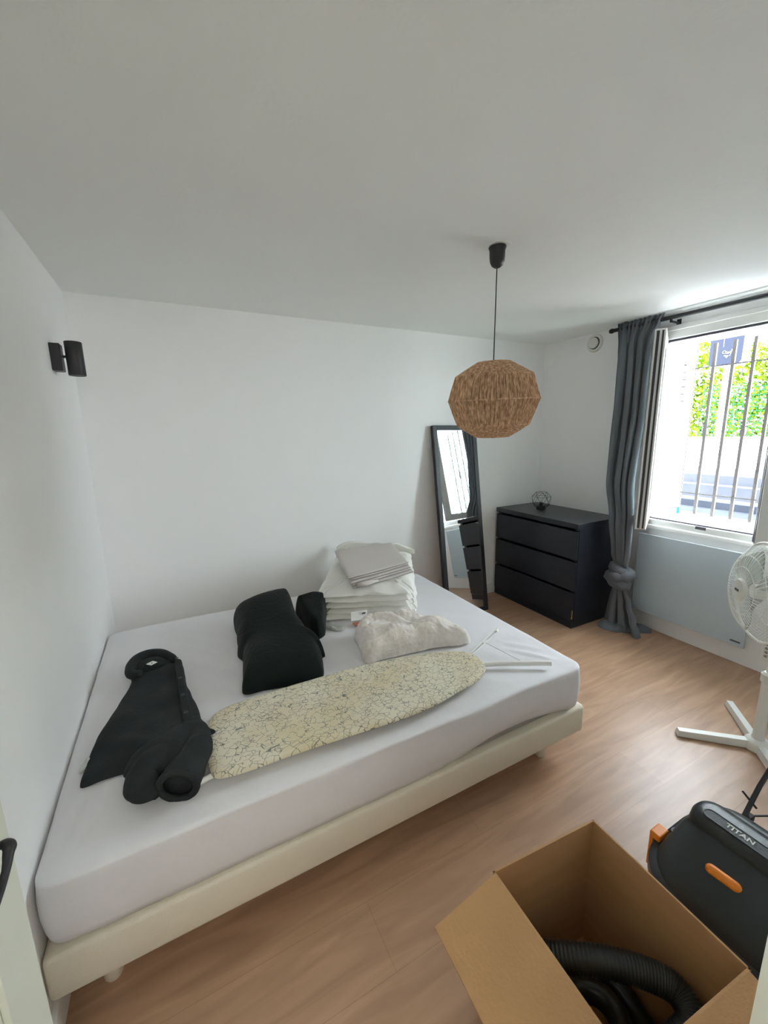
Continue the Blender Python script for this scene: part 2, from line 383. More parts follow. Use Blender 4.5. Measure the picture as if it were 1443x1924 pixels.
# outside grille
gr = thing('window_grille', (3.72, -1.45, .8), 'wrought iron window grille of square bars with paired scrolls, outside the window', 'grille')
barys = [-1.105, -1.213, -1.320, -1.427, -1.534, -1.641, -1.748, -1.855]
for y in barys: build('bar', MB().box((3.712, y-.009, .805), (3.730, y+.009, 1.98), bev=.001), 'iron', gr)
for z in (.957, 1.828): build('crossbar', MB().box((3.708, -1.97, z-.004), (3.712, -.96, z+.004)).box((3.708, -.978, z-.03), (3.73, -.962, z+.004)), 'iron', gr)
for y in barys[0::2]:
    mb = MB(); mb.box((3.706, y-.014, 1.365), (3.736, y+.014, 1.405), bev=.004).box((3.707, y-.012, 1.405), (3.735, y+.012, 1.42))
    for sg in (-1, 1):
        pts = [(3.721, y+sg*(.008), 1.41)]
        for k in range(15):
            a = -.6+k/14*4.4; r = .019-.0006*k
            pts.append((3.721, y+sg*(.034-cos(a)*r*1.1), 1.447+sin(a)*r*.8))
        mb.tube(pts, .0028, 6)
        pts = [(3.721, y+sg*(.01+.026*k/6), 1.362+.012*sin(k/6*pi)) for k in range(7)]; mb.tube(pts, .0022, 6)
    build('scroll_collar', mb, 'iron', gr, smooth=True)
# shutter folded into the reveal
sh = thing('window_shutter', (3.56, -.972, .80), 'white louvred shutter folded back against the left window reveal', 'shutter')
mb = MB(); x0, x1 = 3.405, 3.745; ys0, ys1 = -.985, -.962
lx0, lx1 = 3.47, 3.66; lz0, lz1 = 1.56, 1.90
mb.box((x0, ys0, .805), (x1, ys1, lz0)); mb.box((x0, ys0, lz1), (x1, ys1, 2.0)); mb.box((x0, ys0, lz0), (lx0, ys1, lz1)); mb.box((lx1, ys0, lz0), (x1, ys1, lz1))
build('panel', mb, 'shutter', sh)
for k in range(7):
    z = lz0+(k+.5)*(lz1-lz0)/7; hh = .019
    build('louvre', MB().hexa([(lx0, ys0-.001, z-hh), (lx1, ys0-.001, z-hh), (lx1, ys0+.012, z-hh), (lx0, ys0+.012, z-hh), (lx0, ys1-.012, z+hh), (lx1, ys1-.012, z+hh), (lx1, ys1, z+hh), (lx0, ys1, z+hh)]), 'shutter', sh)
build('edge_strip', MB().box((x1, ys0-.004, .805), (x1+.01, ys1, 2.0)), 'iron', sh)
struct('trim_4', MB().box((W+.06, YR_, ZB-.02), (XO+.08, YL_, ZB+.008), bev=.004), 'trim')
tag(build('small_cyan_cap', MB().lathe([(.008, 0), (.010, .002), (.010, .045), (.008, .048)], 16, Matrix.Translation((3.70, -1.005, ZB+.0085))), 'cyan', origin=(0, 0, 0), smooth=True), 'tiny cyan plastic cap standing on the outer window sill', 'cap')

# radiator
rd = thing('radiator', (3.31, -1.32, .14), 'flat white glass fronted panel heater on the wall under the window', 'radiator')
build('front_panel', MB().box((3.272, -1.655, .135), (3.284, -.985, .703), bev=.003), 'rad', rd)
build('casing', MB().box((3.284, -1.635, .15), (3.335, -1.01, .69), bev=.004), 'trim', rd)
build('name_strip', MB().box((3.2705, -1.635, .158), (3.272, -1.585, .168)), 'ink', rd)

# wall vent
Rv = Matrix.Translation((W, -.478, 2.067)) @ Matrix.Rotation(-pi/2, 4, 'Y')
vt = thing('wall_vent', (W, -.478, 2.067), 'round white ventilation valve high on the right wall by the curtain rod', 'vent')
build('flange', MB().lathe([(.066, 0), (.066, .004), (.060, .012), (.046, .014), (.043, .004), (.043, .002)], 48, Rv), 'vent', vt, smooth=True)
build('valve_gap', MB().lathe([(.043, .001), (.043, .010), (.030, .010)], 48, Rv), 'gasket', vt)
build('valve_disc', MB().lathe([(.020, .010), (.038, .016), (.039, .024), (.036, .027)], 48, Rv), 'vent', vt, smooth=True)

# door, far left
dr = thing('door_1', (DX0, YN, 0), 'white panelled door standing open along the left wall', 'door'); dr['kind'] = 'structure'
dxa, dxb, dy0, dy1 = .092, .132, YN+.005, -1.957
mb = MB().box((dxa, dy0, .01), (dxb-.008, dy1, 2.02))
for (a, b, c, d) in ((dy0, dy0+.10, .01, 2.02), (dy1-.10, dy1, .01, 2.02), (dy0+.1, dy1-.1, .01, .20), (dy0+.1, dy1-.1, .80, .95), (dy0+.1, dy1-.1, 1.9, 2.02)):
    mb.box((dxb-.008, a, c), (dxb, b, d), bev=.002)
build('door_panel', mb, 'door', dr)
hz = .932; hy = -2.045
hnd = build('door_handle', MB().lathe([(.026, 0), (.026, .006), (.02, .009)], 24, Matrix.Translation((dxb, hy, hz)) @ Matrix.Rotation(pi/2, 4, 'Y')).tube(*dense_path([(dxb, hy, hz), (dxb+.018, hy, hz), (dxb+.028, hy, hz+.001), (dxb+.033, hy-.004, hz+.001), (dxb+.035, hy-.008, hz), (dxb+.035, hy-.014, hz-.003), (dxb+.036, hy-.030, hz-.010), (dxb+.036, hy-.060, hz-.016), (dxb+.035, hy-.085, hz-.017), (dxb+.030, hy-.105, hz-.016), (dxb+.018, hy-.118, hz-.014)], [.0045, .0042, .0055, .0068, .007, .0058, .0045, .0042, .0042, .0042, .004]), 24), 'black', dr, smooth=True)

# ================================================================= OUTSIDE
def steps():
    e = [(4.5, .30, .67), (4.86, .67, .732), (5.1, .732, .855), (5.25, .855, .943)]
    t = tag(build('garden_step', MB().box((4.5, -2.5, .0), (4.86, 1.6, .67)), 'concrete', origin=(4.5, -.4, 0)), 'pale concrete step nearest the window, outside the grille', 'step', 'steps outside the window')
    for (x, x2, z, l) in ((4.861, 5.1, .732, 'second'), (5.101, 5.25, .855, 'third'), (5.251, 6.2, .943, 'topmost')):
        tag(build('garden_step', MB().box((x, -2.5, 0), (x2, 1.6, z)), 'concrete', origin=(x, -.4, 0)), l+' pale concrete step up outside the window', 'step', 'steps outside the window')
steps()
struct('trim_5', MB().box((3.9, -6, -.1), (16, 6, 0)), 'paving')
tag(build('garden_terrace', MB().box((6.21, -3, 0), (8.0, 4, .95), bev=.01), 'paving'), 'bright pale terrace at the head of the outside steps', 'terrace')
tag(build('garden_wall', MB().box((8.01, -3.5, 0), (8.3, 5, 1.26), bev=.01), 'paving'), 'low white garden wall below the green hedge', 'wall')
# hedge: leaf cloud on a woody core
def hedge(x0, x1, y0, y1, z0, z1, n):
    mb = MB(); rnd = random.Random(3)
    for i in range(n):
        y = rnd.uniform(y0, y1); top = z1+.35*noise.noise(Vector((y*1.1, 2, 0)))
        z = rnd.uniform(z0, top); x = rnd.uniform(x0, x1)+.25*noise.noise(Vector((y*2, z*2, 1)))
        a = Vector((rnd.gauss(0, 1), rnd.gauss(0, 1), rnd.gauss(0, 1))).normalized(); b = a.orthogonal().normalized(); c = a.cross(b); s = rnd.uniform(.03, .055)
        p = Vector((x, y, z)); mb.add([p-b*s, p+c*s*.55+a*.008, p+b*s, p-c*s*.55+a*.008], [(0, 1, 2, 3)])
    return mb
hg = thing('garden_hedge', (9, 0, 1.0), 'sunlit green leafy hedge behind the low white garden wall', 'hedge')
f = build('foliage', hedge(8.8, 9.5, -3.2, 4.6, 1.05, 2.8, 26000), 'leaf', hg); f['kind'] = 'stuff'
mb = MB()
for k in range(16): 
    y = -3+k*.5; mb.tube([(9.15, y, 0.0), (9.2, y+.05, 1.7), (9.13, y-.05, 2.4)], [.03, .022, .01], 6)
build('stem', mb, 'iron', hg)
# fence mesh in front of the hedge
mb = MB()
for k in range(46): y = -1.6+k*.06; mb.tube([(8.32, y, 1.27), (8.32, y, 2.05)], .004, 4)
for k in range(14): mb.tube([(8.32, -1.6, 1.29+k*.06), (8.32, 1.1, 1.29+k*.06)], .004, 4)
tag(build('mesh_fence', mb, 'netting', origin=(0, 0, 0)), 'fine green wire mesh fence in front of the hedge', 'fence')
# sign on a post
sg = thing('street_sign', (6.0, -.15, .943), 'dark grey rounded sign with white script hung on a pale post outside', 'sign')
yr, yl, zb, zt = -.335, .005, 2.105, 2.75
def ryz(x, ya, yb, za, zb_, r, t, n=8):
    pts = []
    for (cy, cz, a0) in ((yb-r, zb_-r, 0), (ya+r, zb_-r, pi/2), (ya+r, za+r, pi), (yb-r, za+r, 3*pi/2)):
        for k in range(n+1): a = a0+k/n*pi/2; pts.append((cy+r*cos(a), cz+r*sin(a)))
    return MB().rings([[Vector((x, p[0], p[1])) for p in pts], [Vector((x+t, p[0], p[1])) for p in pts]])
build('board', ryz(6.0, yr+.03, yl, zb, zt, .05, .12), 'signgrey', sg)
build('side_trim', ryz(6.01, yr, yl-.02, zb-.01, zt+.01, .06, .10), 'signtrim', sg)
build('seam', MB().box((5.998, -.128, 2.30), (6.0, -.125, zt-.02)), 'signtrim', sg)
def sc(y, z): return (5.997, -.125-y, 2.245-z)
mb = MB()
for st in ([(.035, .0), (.015, -.012), (-.002, .0), (.004, .016), (.02, .014)], [(.045, .012), (.032, .0), (.026, .014), (.038, .022), (.05, .004), (.048, .024)],
           [(.056, .024), (.064, .004), (.07, .022)], [(.10, -.012), (.086, -.018), (.078, .03), (.07, .05)], [(.07, .004), (.118, -.002)], [(.014, .042), (.026, .034), (.022, .052), (.036, .04), (.034, .06)], [(.046, .042), (.044, .07)], [(.046, .044), (.06, .044), (.05, .056)]):
    mb.tube([sc(*p) for p in st], .0022, 5)
build('script_logo', mb, 'signtrim', sg)
build('post', MB().box((6.02, -.205, .943), (6.07, -.145, 2.12)), 'paving', sg)
tag(build('iron_bracket', MB().box((6.0, -.10, 2.055), (6.03, .12, 2.075)).box((6.0, .09, 1.98), (6.03, .12, 2.055)), 'iron', origin=(0, 0, 0)), 'dark horizontal bracket below the grey sign outside', 'bracket')

# ================================================================= ROD AND CURTAINS
rod = thing('curtain_rod', (3.25, -1.3, 2.098), 'black metal curtain rod with ribbed end knob above the window', 'curtain rod')
build('pole', MB().tube([(3.25, -.70, 2.104), (3.25, -2.3, 2.092)], .0125, 16), 'black', rod, smooth=True)
build('finial', MB().lathe([(.010, 0), (.013, .002), (.013, .014), (.009, .018), (.015, .024), (.017, .032), (.015, .044), (.011, .050), (.004, .053)], 20, Matrix.Translation((3.25, -.702, 2.104)) @ Matrix.Rotation(-pi/2, 4, 'X')), 'black', rod, smooth=True)
for y in (-1.06, -2.2): build('bracket', MB().box((3.243, y-.005, 2.075), (3.257, y+.005, 2.10)).box((3.243, y-.005, 2.072), (W, y+.005, 2.082)).box((W-.006, y-.012, 2.06), (W, y+.012, 2.1)), 'black', rod)
def lerp_tab(t, z):
    if z >= t[0][0]: return t[0][1:]
    for a, b in zip(t, t[1:]):
        if z >= b[0]:
            u = (z-b[0])/(a[0]-b[0]); u = u*u*(3-2*u); return tuple(b[i]*(1-u)+a[i]*u for i in range(1, len(a)))
    return t[-1][1:]
def drape(tab, z0, z1, npl=4, seed=0, U=170, V=90, fine=10, zf=1.93):
    R = []
    for j in range(V+1):
        z = z0+(z1-z0)*j/V; yl, yr, x, amp = lerp_tab(tab, z); wf = min(1, max(0, (z-zf)/.16)); row = []
        for i in range(U+1):
            u = i/U; ph = 2*pi*npl*u + 1.5*noise.noise(Vector((u*3, z*.9, seed)))
            a = amp*(.8+.7*noise.noise(Vector((u*4, z*.6, seed+4))))
            pf = 2*pi*fine*u+1.5*noise.noise(Vector((u*6, 0, seed)))
            xx = x+a*(1-.6*wf)*(sin(ph)+.25*sin(2.3*ph+1))+wf*.010*sin(pf)+.010*noise.noise(Vector((u*6, z*3, seed)))
            yy = yl+(yr-yl)*u+.010*sin(ph*2)*(1-wf)
            row.append(Vector((xx, yy, z+(.006*sin(pf+1) if j == 0 and wf > 0 else 0))))
        R.append(row)
    return MB().rings(R, cap=False, closed=False)
cu = thing('curtain', (3.25, -.86, 2.1), 'dark grey curtain bunched left of the window with its lower end knotted', 'curtain', )
tab = [(2.135, -.715, -1.02, 3.245, .022), (2.10, -.718, -1.00, 3.245, .024), (2.0, -.727, -.96, 3.245, .026), (1.6, -.745, -.960, 3.24, .030), (1.06, -.768, -.967, 3.19, .030), (.80, -.845, -1.015, 3.135, .026), (.56, -.885, -1.012, 3.14, .022), (.45, -.93, -1.0, 3.14, .014)]
build('cloth', drape(tab, 2.135, .43), 'curtain', cu, smooth='all', solid=.004)
mb = MB(); KC = Vector((3.14, -.960, .395))
def ringtube(c, R1, R2, r, tilt, yaw, n=44, seed=0):
    pts = []; rr = []; Rm = Matrix.Rotation(yaw, 3, 'Z') @ Matrix.Rotation(tilt, 3, 'X')
    for k in range(n):
        a = 2*pi*k/n; p = Rm @ Vector((R1*cos(a), R2*sin(a), 0)); pts.append(c+p); rr.append(r*(1+.2*noise.noise(Vector((cos(a)*2, sin(a)*2, seed)))))
    return pts, rr
for i, (dz, R1, R2, r, t, y) in enumerate(((.045, .026, .044, .038, .35, .2), (.004, .038, .060, .044, -.28, .4), (-.045, .030, .052, .038, .18, -.3))):
    pts, rr = ringtube(KC+Vector((0, 0, dz)), R1, R2, r, t, y, seed=i); mb.tube(pts, rr, 14, closed=True)
for v in mb.v:
    v += (v-KC).normalized()*.010*noise.noise(Vector((v.x*14, v.y*10+v.z*12, v.z*60)))
build('knot', mb, 'curtain', cu, smooth='all')
tab2 = [(.34, -.925, -1.0, 3.14, .014), (.2, -.895, -1.06, 3.14, .026), (.1, -.880, -1.10, 3.14, .034), (.03, -.872, -1.135, 3.135, .042), (0.012, -.865, -1.15, 3.13, .046)]
build('hanging_tail', drape(tab2, .34, .012, npl=3, seed=5, V=50, zf=9), 'curtain', cu, smooth='all', solid=.004)
build('floor_fold', lump([(3.04, -.90), (3.09, -.865), (3.16, -.87), (3.20, -.93), (3.26, -1.02), (3.30, -1.10), (3.27, -1.14), (3.2, -1.10), (3.12, -1.05), (3.06, -1.0)], .0, .05, p=2.5, amp=.024, sc=18, edge=.012, seed=3), 'curtain', cu, smooth='all')
cu2 = thing('curtain', (3.2, -2.0, 2.1), 'dark grey curtain on the right of the window, cut by the picture edge', 'curtain')
tab3 = [(2.135, -2.10, -2.32, 3.245, .024), (1.2, -2.08, -2.3, 3.245, .03), (.03, -2.05, -2.3, 3.24, .03)]
build('cloth', drape(tab3, 2.135, .03, seed=9), 'curtain', cu2, smooth='all', solid=.004)

# ================================================================= DRESSER, LAMP, MIRROR
dx0, dx1, dyn, dyf, dh = W-.02-.48, W-.022, -.822, -.022, .78
ds = thing('chest_of_drawers', ((dx0+dx1)/2, (dyn+dyf)/2, 0), 'black-brown chest of three wide drawers in the corner under the wire lamp', 'chest of drawers')
build('top', MB().box((dx0-.004, dyn-.002, dh-.036), (dx1, dyf+.002, dh), bev=.002), 'dresser', ds)
mb = MB(); tw = .034
mb.box((dx0+.022, dyn, 0), (dx1, dyn+tw, dh-.0365), bev=.001).box((dx0+.022, dyf-tw, 0), (dx1, dyf, dh-.0365), bev=.001).box((dx1-.008, dyn+tw, .03), (dx1, dyf-tw, dh-.0365)).box((dx0+.03, dyn+tw, .03), (dx1-.01, dyf-tw, .05))
build('carcass', mb, 'dresser', ds)
dz = [(.052, .268), (.288, .500), (.520, .724)]
for (a, b) in dz:
    d = build('drawer', MB().box((dx0, dyn+.001, a), (dx0+.019, dyf-.001, b), bev=.0015).box((dx0+.02, dyn+.04, a+.02), (dx1-.03, dyn+.052, b-.03)).box((dx0+.02, dyf-.052, a+.02), (dx1-.03, dyf-.04, b-.03)), 'dresser', ds)
build('plinth', MB().box((dx0+.004, dyn+.001, 0), (dx0+.02, dyf-.001, .046)), 'dresser', ds)
build('brass_fitting', MB().box((dx0-.002, dyn-.0035, .082), (dx0+.003, dyn+.0008, .142), bev=.001).lathe([(.005, 0), (.005, .008)], 12, Matrix.Translation((dx0, dyn-.001, .078))), 'brass', ds)
# wire lamp
LX, LY, LZ = 3.075, -.285, dh
wl = thing('table_lamp', (LX, LY, LZ), 'small black geometric wire cage lamp standing on the chest of drawers', 'lamp')
build('base', MB().lathe([(.036, 0), (.038, .003), (.037, .018), (.030, .026), (.012, .028)], 32, Matrix.Translation((LX, LY, LZ))), 'wire', wl, smooth=True)
build('bulb_socket', MB().lathe([(.014, .028), (.014, .055), (.011, .058)], 20, Matrix.Translation((LX, LY, LZ))), 'wire', wl, smooth=True)
mb = MB(); rings_ = [(.042, .018, 0), (.071, .042, .5), (.074, .105, 0), (.046, .142, .5)]; NV = 6; VV = []
for (r, z, ph) in rings_: VV.append([Vector((LX+r*cos(2*pi*(k+ph)/NV+.3), LY+r*sin(2*pi*(k+ph)/NV+.3), LZ+z)) for k in range(NV)])
for i in range(4):
    for k in range(NV):
        mb.tube([VV[i][k], VV[i][(k+1) % NV]], .0012, 5)
        if i < 3:
            kk = k if i != 1 else (k+1) % NV
            mb.tube([VV[i][k], VV[i+1][k]], .0012, 5); mb.tube([VV[i][k], VV[i+1][(k-1) % NV if i != 1 else (k+1) % NV]], .0012, 5)
build('wire_cage', mb, 'wire', wl)
# mirror leaning on the back wall
mr = thing('floor_mirror', (2.4, -.15, 0), 'tall black framed mirror leaning on the back wall beside the chest', 'mirror')
bl, br_, tl, tr_ = Vector((2.140, -.264, .0)), Vector((2.552, -.262, .0)), Vector((2.158, -.03, 1.475)), Vector((2.572, -.03, 1.475))
ex = (br_-bl).normalized(); ez = (tl-bl); ez = (ez-ex*ez.dot(ex)); hgt = ez.length; ez.normalize(); ey = ez.cross(ex)
wdt = (br_-bl).length
shear = (tl-bl).dot(ex)/hgt
Xm = Matrix(((ex.x, ey.x, ez.x+ex.x*0, bl.x), (ex.y, ey.y, ez.y, bl.y), (ex.z, ey.z, ez.z, bl.z), (0, 0, 0, 1)))
Xm = Xm @ Matrix.Rotation(-shear, 4, 'Y') if False else Matrix.Translation(bl) @ (Matrix.Rotation(-atan2(-.018, 1.47), 4, 'Y') @ Xm.to_3x3().to_4x4())
fwm = .036
mb = MB(); mb.box((0, -.012, 0), (fwm, .022, hgt), Xm, .002).box((wdt-fwm, -.012, 0), (wdt, .022, hgt), Xm, .002).box((fwm, -.012, 0), (wdt-fwm, .022, fwm), Xm, .002).box((fwm, -.012, hgt-fwm), (wdt-fwm, .022, hgt), Xm, .002)
build('frame', mb, 'black', mr)
build('glass', MB().box((fwm, -.003, fwm), (wdt-fwm, .004, hgt-fwm), Xm), 'mirror', mr)
build('back_panel', MB().box((fwm, .006, fwm), (wdt-fwm, .014, hgt-fwm), Xm), 'card', mr)

# ================================================================= WALL SPOT, PENDANT
sp = thing('wall_light', (0, -.463, 1.757), 'small black cylinder wall light high on the left wall', 'wall light')
build('wall_plate', MB().box((0, -.492, 1.703), (.036, -.434, 1.81), bev=.003), 'black', sp)
build('arm', MB().tube([(.034, -.463, 1.762), (.06, -.463, 1.762)], .0055, 12), 'black', sp, smooth=True)
mb = MB().lathe([(.027, 1.690), (.030, 1.688), (.031, 1.690), (.031, 1.820), (.030, 1.822), (.027, 1.820), (.0265, 1.812)], 40, Matrix.Translation((.078, -.463, 0)))
build('lamp_tube', mb, 'black', sp, smooth=True)
PX, PY = 1.616, -1.285
pn = thing('pendant_lamp', (PX, PY, H), 'faceted natural jute pendant lamp hanging from the ceiling', 'pendant lamp')
build('ceiling_rose', MB().lathe([(.05, H-.002), (.05, H), (.002, H)], 32, Matrix.Translation((PX+.004, PY, 0))), 'ceil', pn)
build('ceiling_cup', MB().lathe([(.004, 2.060), (.012, 2.062), (.022, 2.070), (.028, 2.084), (.030, 2.100), (.0305, 2.124), (.034, 2.131), (.034, 2.135), (.028, 2.137)], 36, Matrix.Translation((PX, PY, 0))), 'black', pn, smooth=50)
build('cable', MB().tube([(PX, PY, 2.066), (PX-.002, PY, 1.70), (PX-.002, PY, 1.55)], .0022, 8), 'black', pn, smooth=True)
TL = Matrix.Translation((PX, PY, 1.555)) @ Matrix.Rotation(radians(-2.5), 4, 'Y') @ Matrix.Rotation(radians(2), 4, 'X')
prof = [(.072, -.150), (.152, -.100), (.190, .000), (.160, .095), (.065, .150)]
NF = 10
shd = build('lamp_shade', MB().lathe([(r*.985, z) for r, z in prof], NF, TL, ang0=.25, cap=False), 'ropecore', pn, solid=.003)
mb = MB(); rnd = random.Random(5)
for b in range(len(prof)-1):
    (ra, za), (rb, zb_) = prof[b], prof[b+1]
    for k in range(NF):
        a0 = .25+2*pi*k/NF; a1 = a0+2*pi/NF
        pa0, pa1 = Vector((ra*cos(a0), ra*sin(a0), za)), Vector((ra*cos(a1), ra*sin(a1), za))
        pb0, pb1 = Vector((rb*cos(a0), rb*sin(a0), zb_)), Vector((rb*cos(a1), rb*sin(a1), zb_))
        ns = 26
        for i in range(ns):
            u = (i+.5)/ns; ja, jb = rnd.uniform(-.03, .03), rnd.uniform(-.03, .03)
            A = pa0.lerp(pa1, min(1, max(0, u+ja))); B = pb0.lerp(pb1, min(1, max(0, u+jb))); Mi = A.lerp(B, .5)*(1+rnd.uniform(.0, .012))
            off = rnd.uniform(0, .0025)
            mb.tube([TL @ (A*(1+off*2)), TL @ Mi, TL @ (B*(1+off*2))], rnd.uniform(.0016, .0027), 4, cap=False)
st_ = build('rope_winding', mb, 'rope', shd)
mb = MB()
for (r, z) in prof:
    mb.tube([TL @ Vector((r*1.004*cos(.25+2*pi*k/NF), r*1.004*sin(.25+2*pi*k/NF), z)) for k in range(NF)], .0026, 6, closed=True)
build('frame_ring', mb, 'rope', shd)

# ================================================================= BED
BX0, BX1, BYF, BYB = .004, 1.883, -1.625, -.232
def rrect(x0, x1, y0, y1, r, ne=40, nc=10):
    pts = []
    for (cx, cy, a0) in ((x1-r, y1-r, 0), (x0+r, y1-r, pi/2), (x0+r, y0+r, pi), (x1-r, y0+r, 3*pi/2)):
        arc = [Vector((cx+r*cos(a0+k/nc*pi/2), cy+r*sin(a0+k/nc*pi/2))) for k in range(nc+1)]
        if pts:
            p = pts[-1]; pts += [p.lerp(arc[0], k/ne) for k in range(1, ne)]
        pts += arc
    p = pts[-1]; q = pts[0]; pts += [p.lerp(q, k/ne) for k in range(1, ne)]
    return pts
bb = thing('bed_base', ((BX0+BX1)/2, (BYF+BYB)/2, 0), 'cream fabric covered box bed base under the mattress', 'bed base')
P = rrect(BX0-.001, BX1+.004, BYF-.004, BYB, .014)
def inset(P, d, c=((BX0+BX1)/2, (BYF+BYB)/2)):
    # shrink a rounded rect by d along each axis
    out = []
    hx, hy = (BX1-BX0)/2, (BYB-BYF)/2
    for v in P: out.append(Vector((c[0]+(v.x-c[0])*(hx-d)/hx, c[1]+(v.y-c[1])*(hy-d)/hy)))
    return out
def ring3(P, d, z): return [Vector((v.x, v.y, z)) for v in inset(P, d)]
build('upholstered_box', MB().rings([ring3(P, .004, .119), ring3(P, .001, .122), ring3(P, 0, .128), ring3(P, 0, .226), ring3(P, .003, .236), ring3(P, .012, .2395)]), 'base', bb, smooth=60)
for (x, y) in ((.11, -1.54), (1.72, -1.545), (.11, -.32), (1.72, -.32)):
    build('leg', MB().lathe([(.020, 0), (.023, .006), (.026, .05), (.032, .12)], 24, Matrix.Translation((x, y, 0))), 'base', bb, smooth=True)
mt = thing('mattress', ((BX0+BX1)/2, (BYF+BYB)/2, .24), 'double mattress dressed in a white fitted sheet', 'mattress')
PM = rrect(BX0+.002, BX1-.003, BYF+.006, BYB, .05, 60, 12)
build('mattress_core', MB().rings([ring3(PM, .03, .2405), ring3(PM, .018, .25), ring3(PM, .014, .30), ring3(PM, .014, .38), ring3(PM, .03, .41)]), 'mattress', mt, smooth=60)
def hem(v):
    z = .246+.006*noise.noise(Vector((v.x*6, v.y*6, 0)))
    if v.y < BYF+.05:
        u = (v.x-1.08)/(1.80-1.08)
        if 0 < u < 1: z += .050*sin(pi*u)**1.3*(.6+.5*u)
        if v.x < .35: z += .012*(1-v.x/.35)
    return z
def zt(x, y):
    # top surface height with soft undulation and corner creases
    z = .431 + .005*noise.noise(Vector((x*2.2, y*2.2, 3)))
    z += .0035*noise.noise(Vector(((x+y)*9, (x-y)*1.8, 5)))
    for (ax_, ay_, bx_, by_, w_, h_) in ((1.66, -1.33, 1.80, -1.53, .012, .010), (1.70, -1.30, 1.83, -1.45, .010, .007), (.10, -1.22, .04, -1.56, .014, .008), (.16, -1.30, .07, -1.58, .016, .007), (.05, -.55, .40, -.28, .02, .005)):
        p_, q_, c_ = Vector((ax_, ay_)), Vector((bx_, by_)), Vector((x, y)); d_ = q_-p_; u_ = (c_-p_).dot(d_)/d_.length_squared
        if -.05 < u_ < 1.05:
            e_ = abs((c_-p_).x*d_.y-(c_-p_).y*d_.x)/d_.length; z += h_*math.exp(-(e_/w_)**2)*max(0, sin(pi*min(1, max(0, u_))))
    return z
R = []
zs = [(0, None), (.15, None), (.35, None), (.6, None), (.8, None)]
for u, ins in ((0, .002), (.12, -.002), (.35, -.004), (.6, -.003), (.8, .0), (.9, .001)):
    ring = []
    for v, w in zip(inset(PM, ins), PM):
        h0 = hem(w); zt_ = .431; z = h0+(zt_-.012-h0)*u/.9
        wob = .004*noise.noise(Vector((v.x*5, v.y*5, z*9)))*(1 if u else .6)
        nrm = Vector((v.x-(BX0+BX1)/2, v.y-(BYF+BYB)/2)).normalized()
        ring.append(Vector((v.x+nrm.x*wob, v.y+nrm.y*wob, z)))
    R.append(ring)
for d, dzv in ((.0025, .0065), (.007, .003), (.014, .001), (.022, .0)):
    R.append([Vector((v.x, v.y, zt(v.x, v.y)-dzv)) for v in inset(PM, d)])
cx, cy = (BX0+BX1)/2, (BYF+BYB)/2
for t in [1-i/70 for i in range(1, 69)]:
    base_ = inset(PM, .022)
    R.append([Vector((cx+(v.x-cx)*t, cy+(v.y-cy)*t, zt(cx+(v.x-cx)*t, cy+(v.y-cy)*t)+.003*(1-t))) for v in base_])
build('fitted_sheet', MB().rings(R), 'sheet', mt, smooth='all')
# drawn-up sheet creases at the near right corner
MT = .4395

# ================================================================= THINGS ON THE BED
# ironing board
BOARD = [(0.412, -1.263), (0.429, -1.229), (0.484, -1.211), (0.618, -1.204), (0.828, -1.204), (1.06, -1.214), (1.251, -1.248), (1.391, -1.291), (1.47, -1.341), (1.483, -1.397), (1.47, -1.452), (1.437, -1.487), (1.364, -1.522), (1.259, -1.54), (1.148, -1.56), (1.012, -1.566), (0.856, -1.556), (0.646, -1.543), (0.504, -1.54), (0.438, -1.532), (0.411, -1.521), (0.4, -1.498), (0.394, -1.446), (0.399, -1.35)]
ib = thing('ironing_board', (.95, -1.39, MT), 'folded ironing board in a cream cover with black crackle lines, lying on the bed', 'ironing board')
build('cover', lump(BOARD, .459, .017, p=30, q=2, n=220, K=30, amp=.003, sc=7, amp2=.001, sc2=60), 'crackle', ib, smooth='all')
mb = MB()
mb.tube([(.35, -1.505, .451), (.50, -1.47, .451), (1.40, -1.385, .451)], .0085, 10).tube([(.45, -1.30, .451), (1.46, -1.33, .451)], .0085, 10)
build('frame_tube', mb, 'white_metal', ib, smooth=True)
build('foot_bar', MB().tube([(1.42, -1.405, .452), (1.55, -1.46, .452), (1.735, -1.562, .452)], .0105, 12), 'white_metal', ib, smooth=True)
mb = MB()
for o_ in (-.008, .008): mb.tube([(1.475+o_, -1.345-o_*.5, .452), (1.735+o_*.7, -1.232-o_, .452)], .0035, 8)
mb.tube([(1.722, -1.245, .454), (1.750, -1.222, .454)], .0075, 10).tube([(1.59, -1.30, .454), (1.62, -1.285, .454)], .006, 8)
build('iron_rest', mb, 'white_metal', ib, smooth=True)
build('stay_wire', MB().tube([(1.605, -1.293, .456), (1.615, -1.36, .456), (1.635, -1.50, .456)], .0022, 6), 'white_metal', ib)

# black cushion and the second one behind it
PIL2 = [(.902, -.58), (.95, -.575), (1.0, -.585), (1.068, -.615), (1.035, -.70), (.98, -.83), (.94, -.86), (.912, -.82), (.90, -.68)]
def hp2(x, y): return .155 - .25*max(0, (-y-.62))
tag(build('black_cushion', lump(PIL2, MT, hp2, p=8, amp=.012, sc=10, edge=.006, seed=2, soft=.4), 'blackfab', smooth='all'), 'smaller black cushion peeking out between the large black cushion and the duvet', 'cushion')
PIL = [(0.598, -0.47), (0.676, -0.445), (0.801, -0.48), (0.854, -0.505), (0.888, -0.55), (0.875, -0.703), (0.877, -0.836), (0.893, -0.942), (0.914, -0.989), (0.915, -1.022), (0.895, -1.035), (0.872, -1.132), (0.835, -1.172), (0.749, -1.165), (0.629, -1.145), (0.546, -1.128), (0.555, -1.055), (0.568, -0.959), (0.578, -0.888), (0.568, -0.821), (0.585, -0.651)]
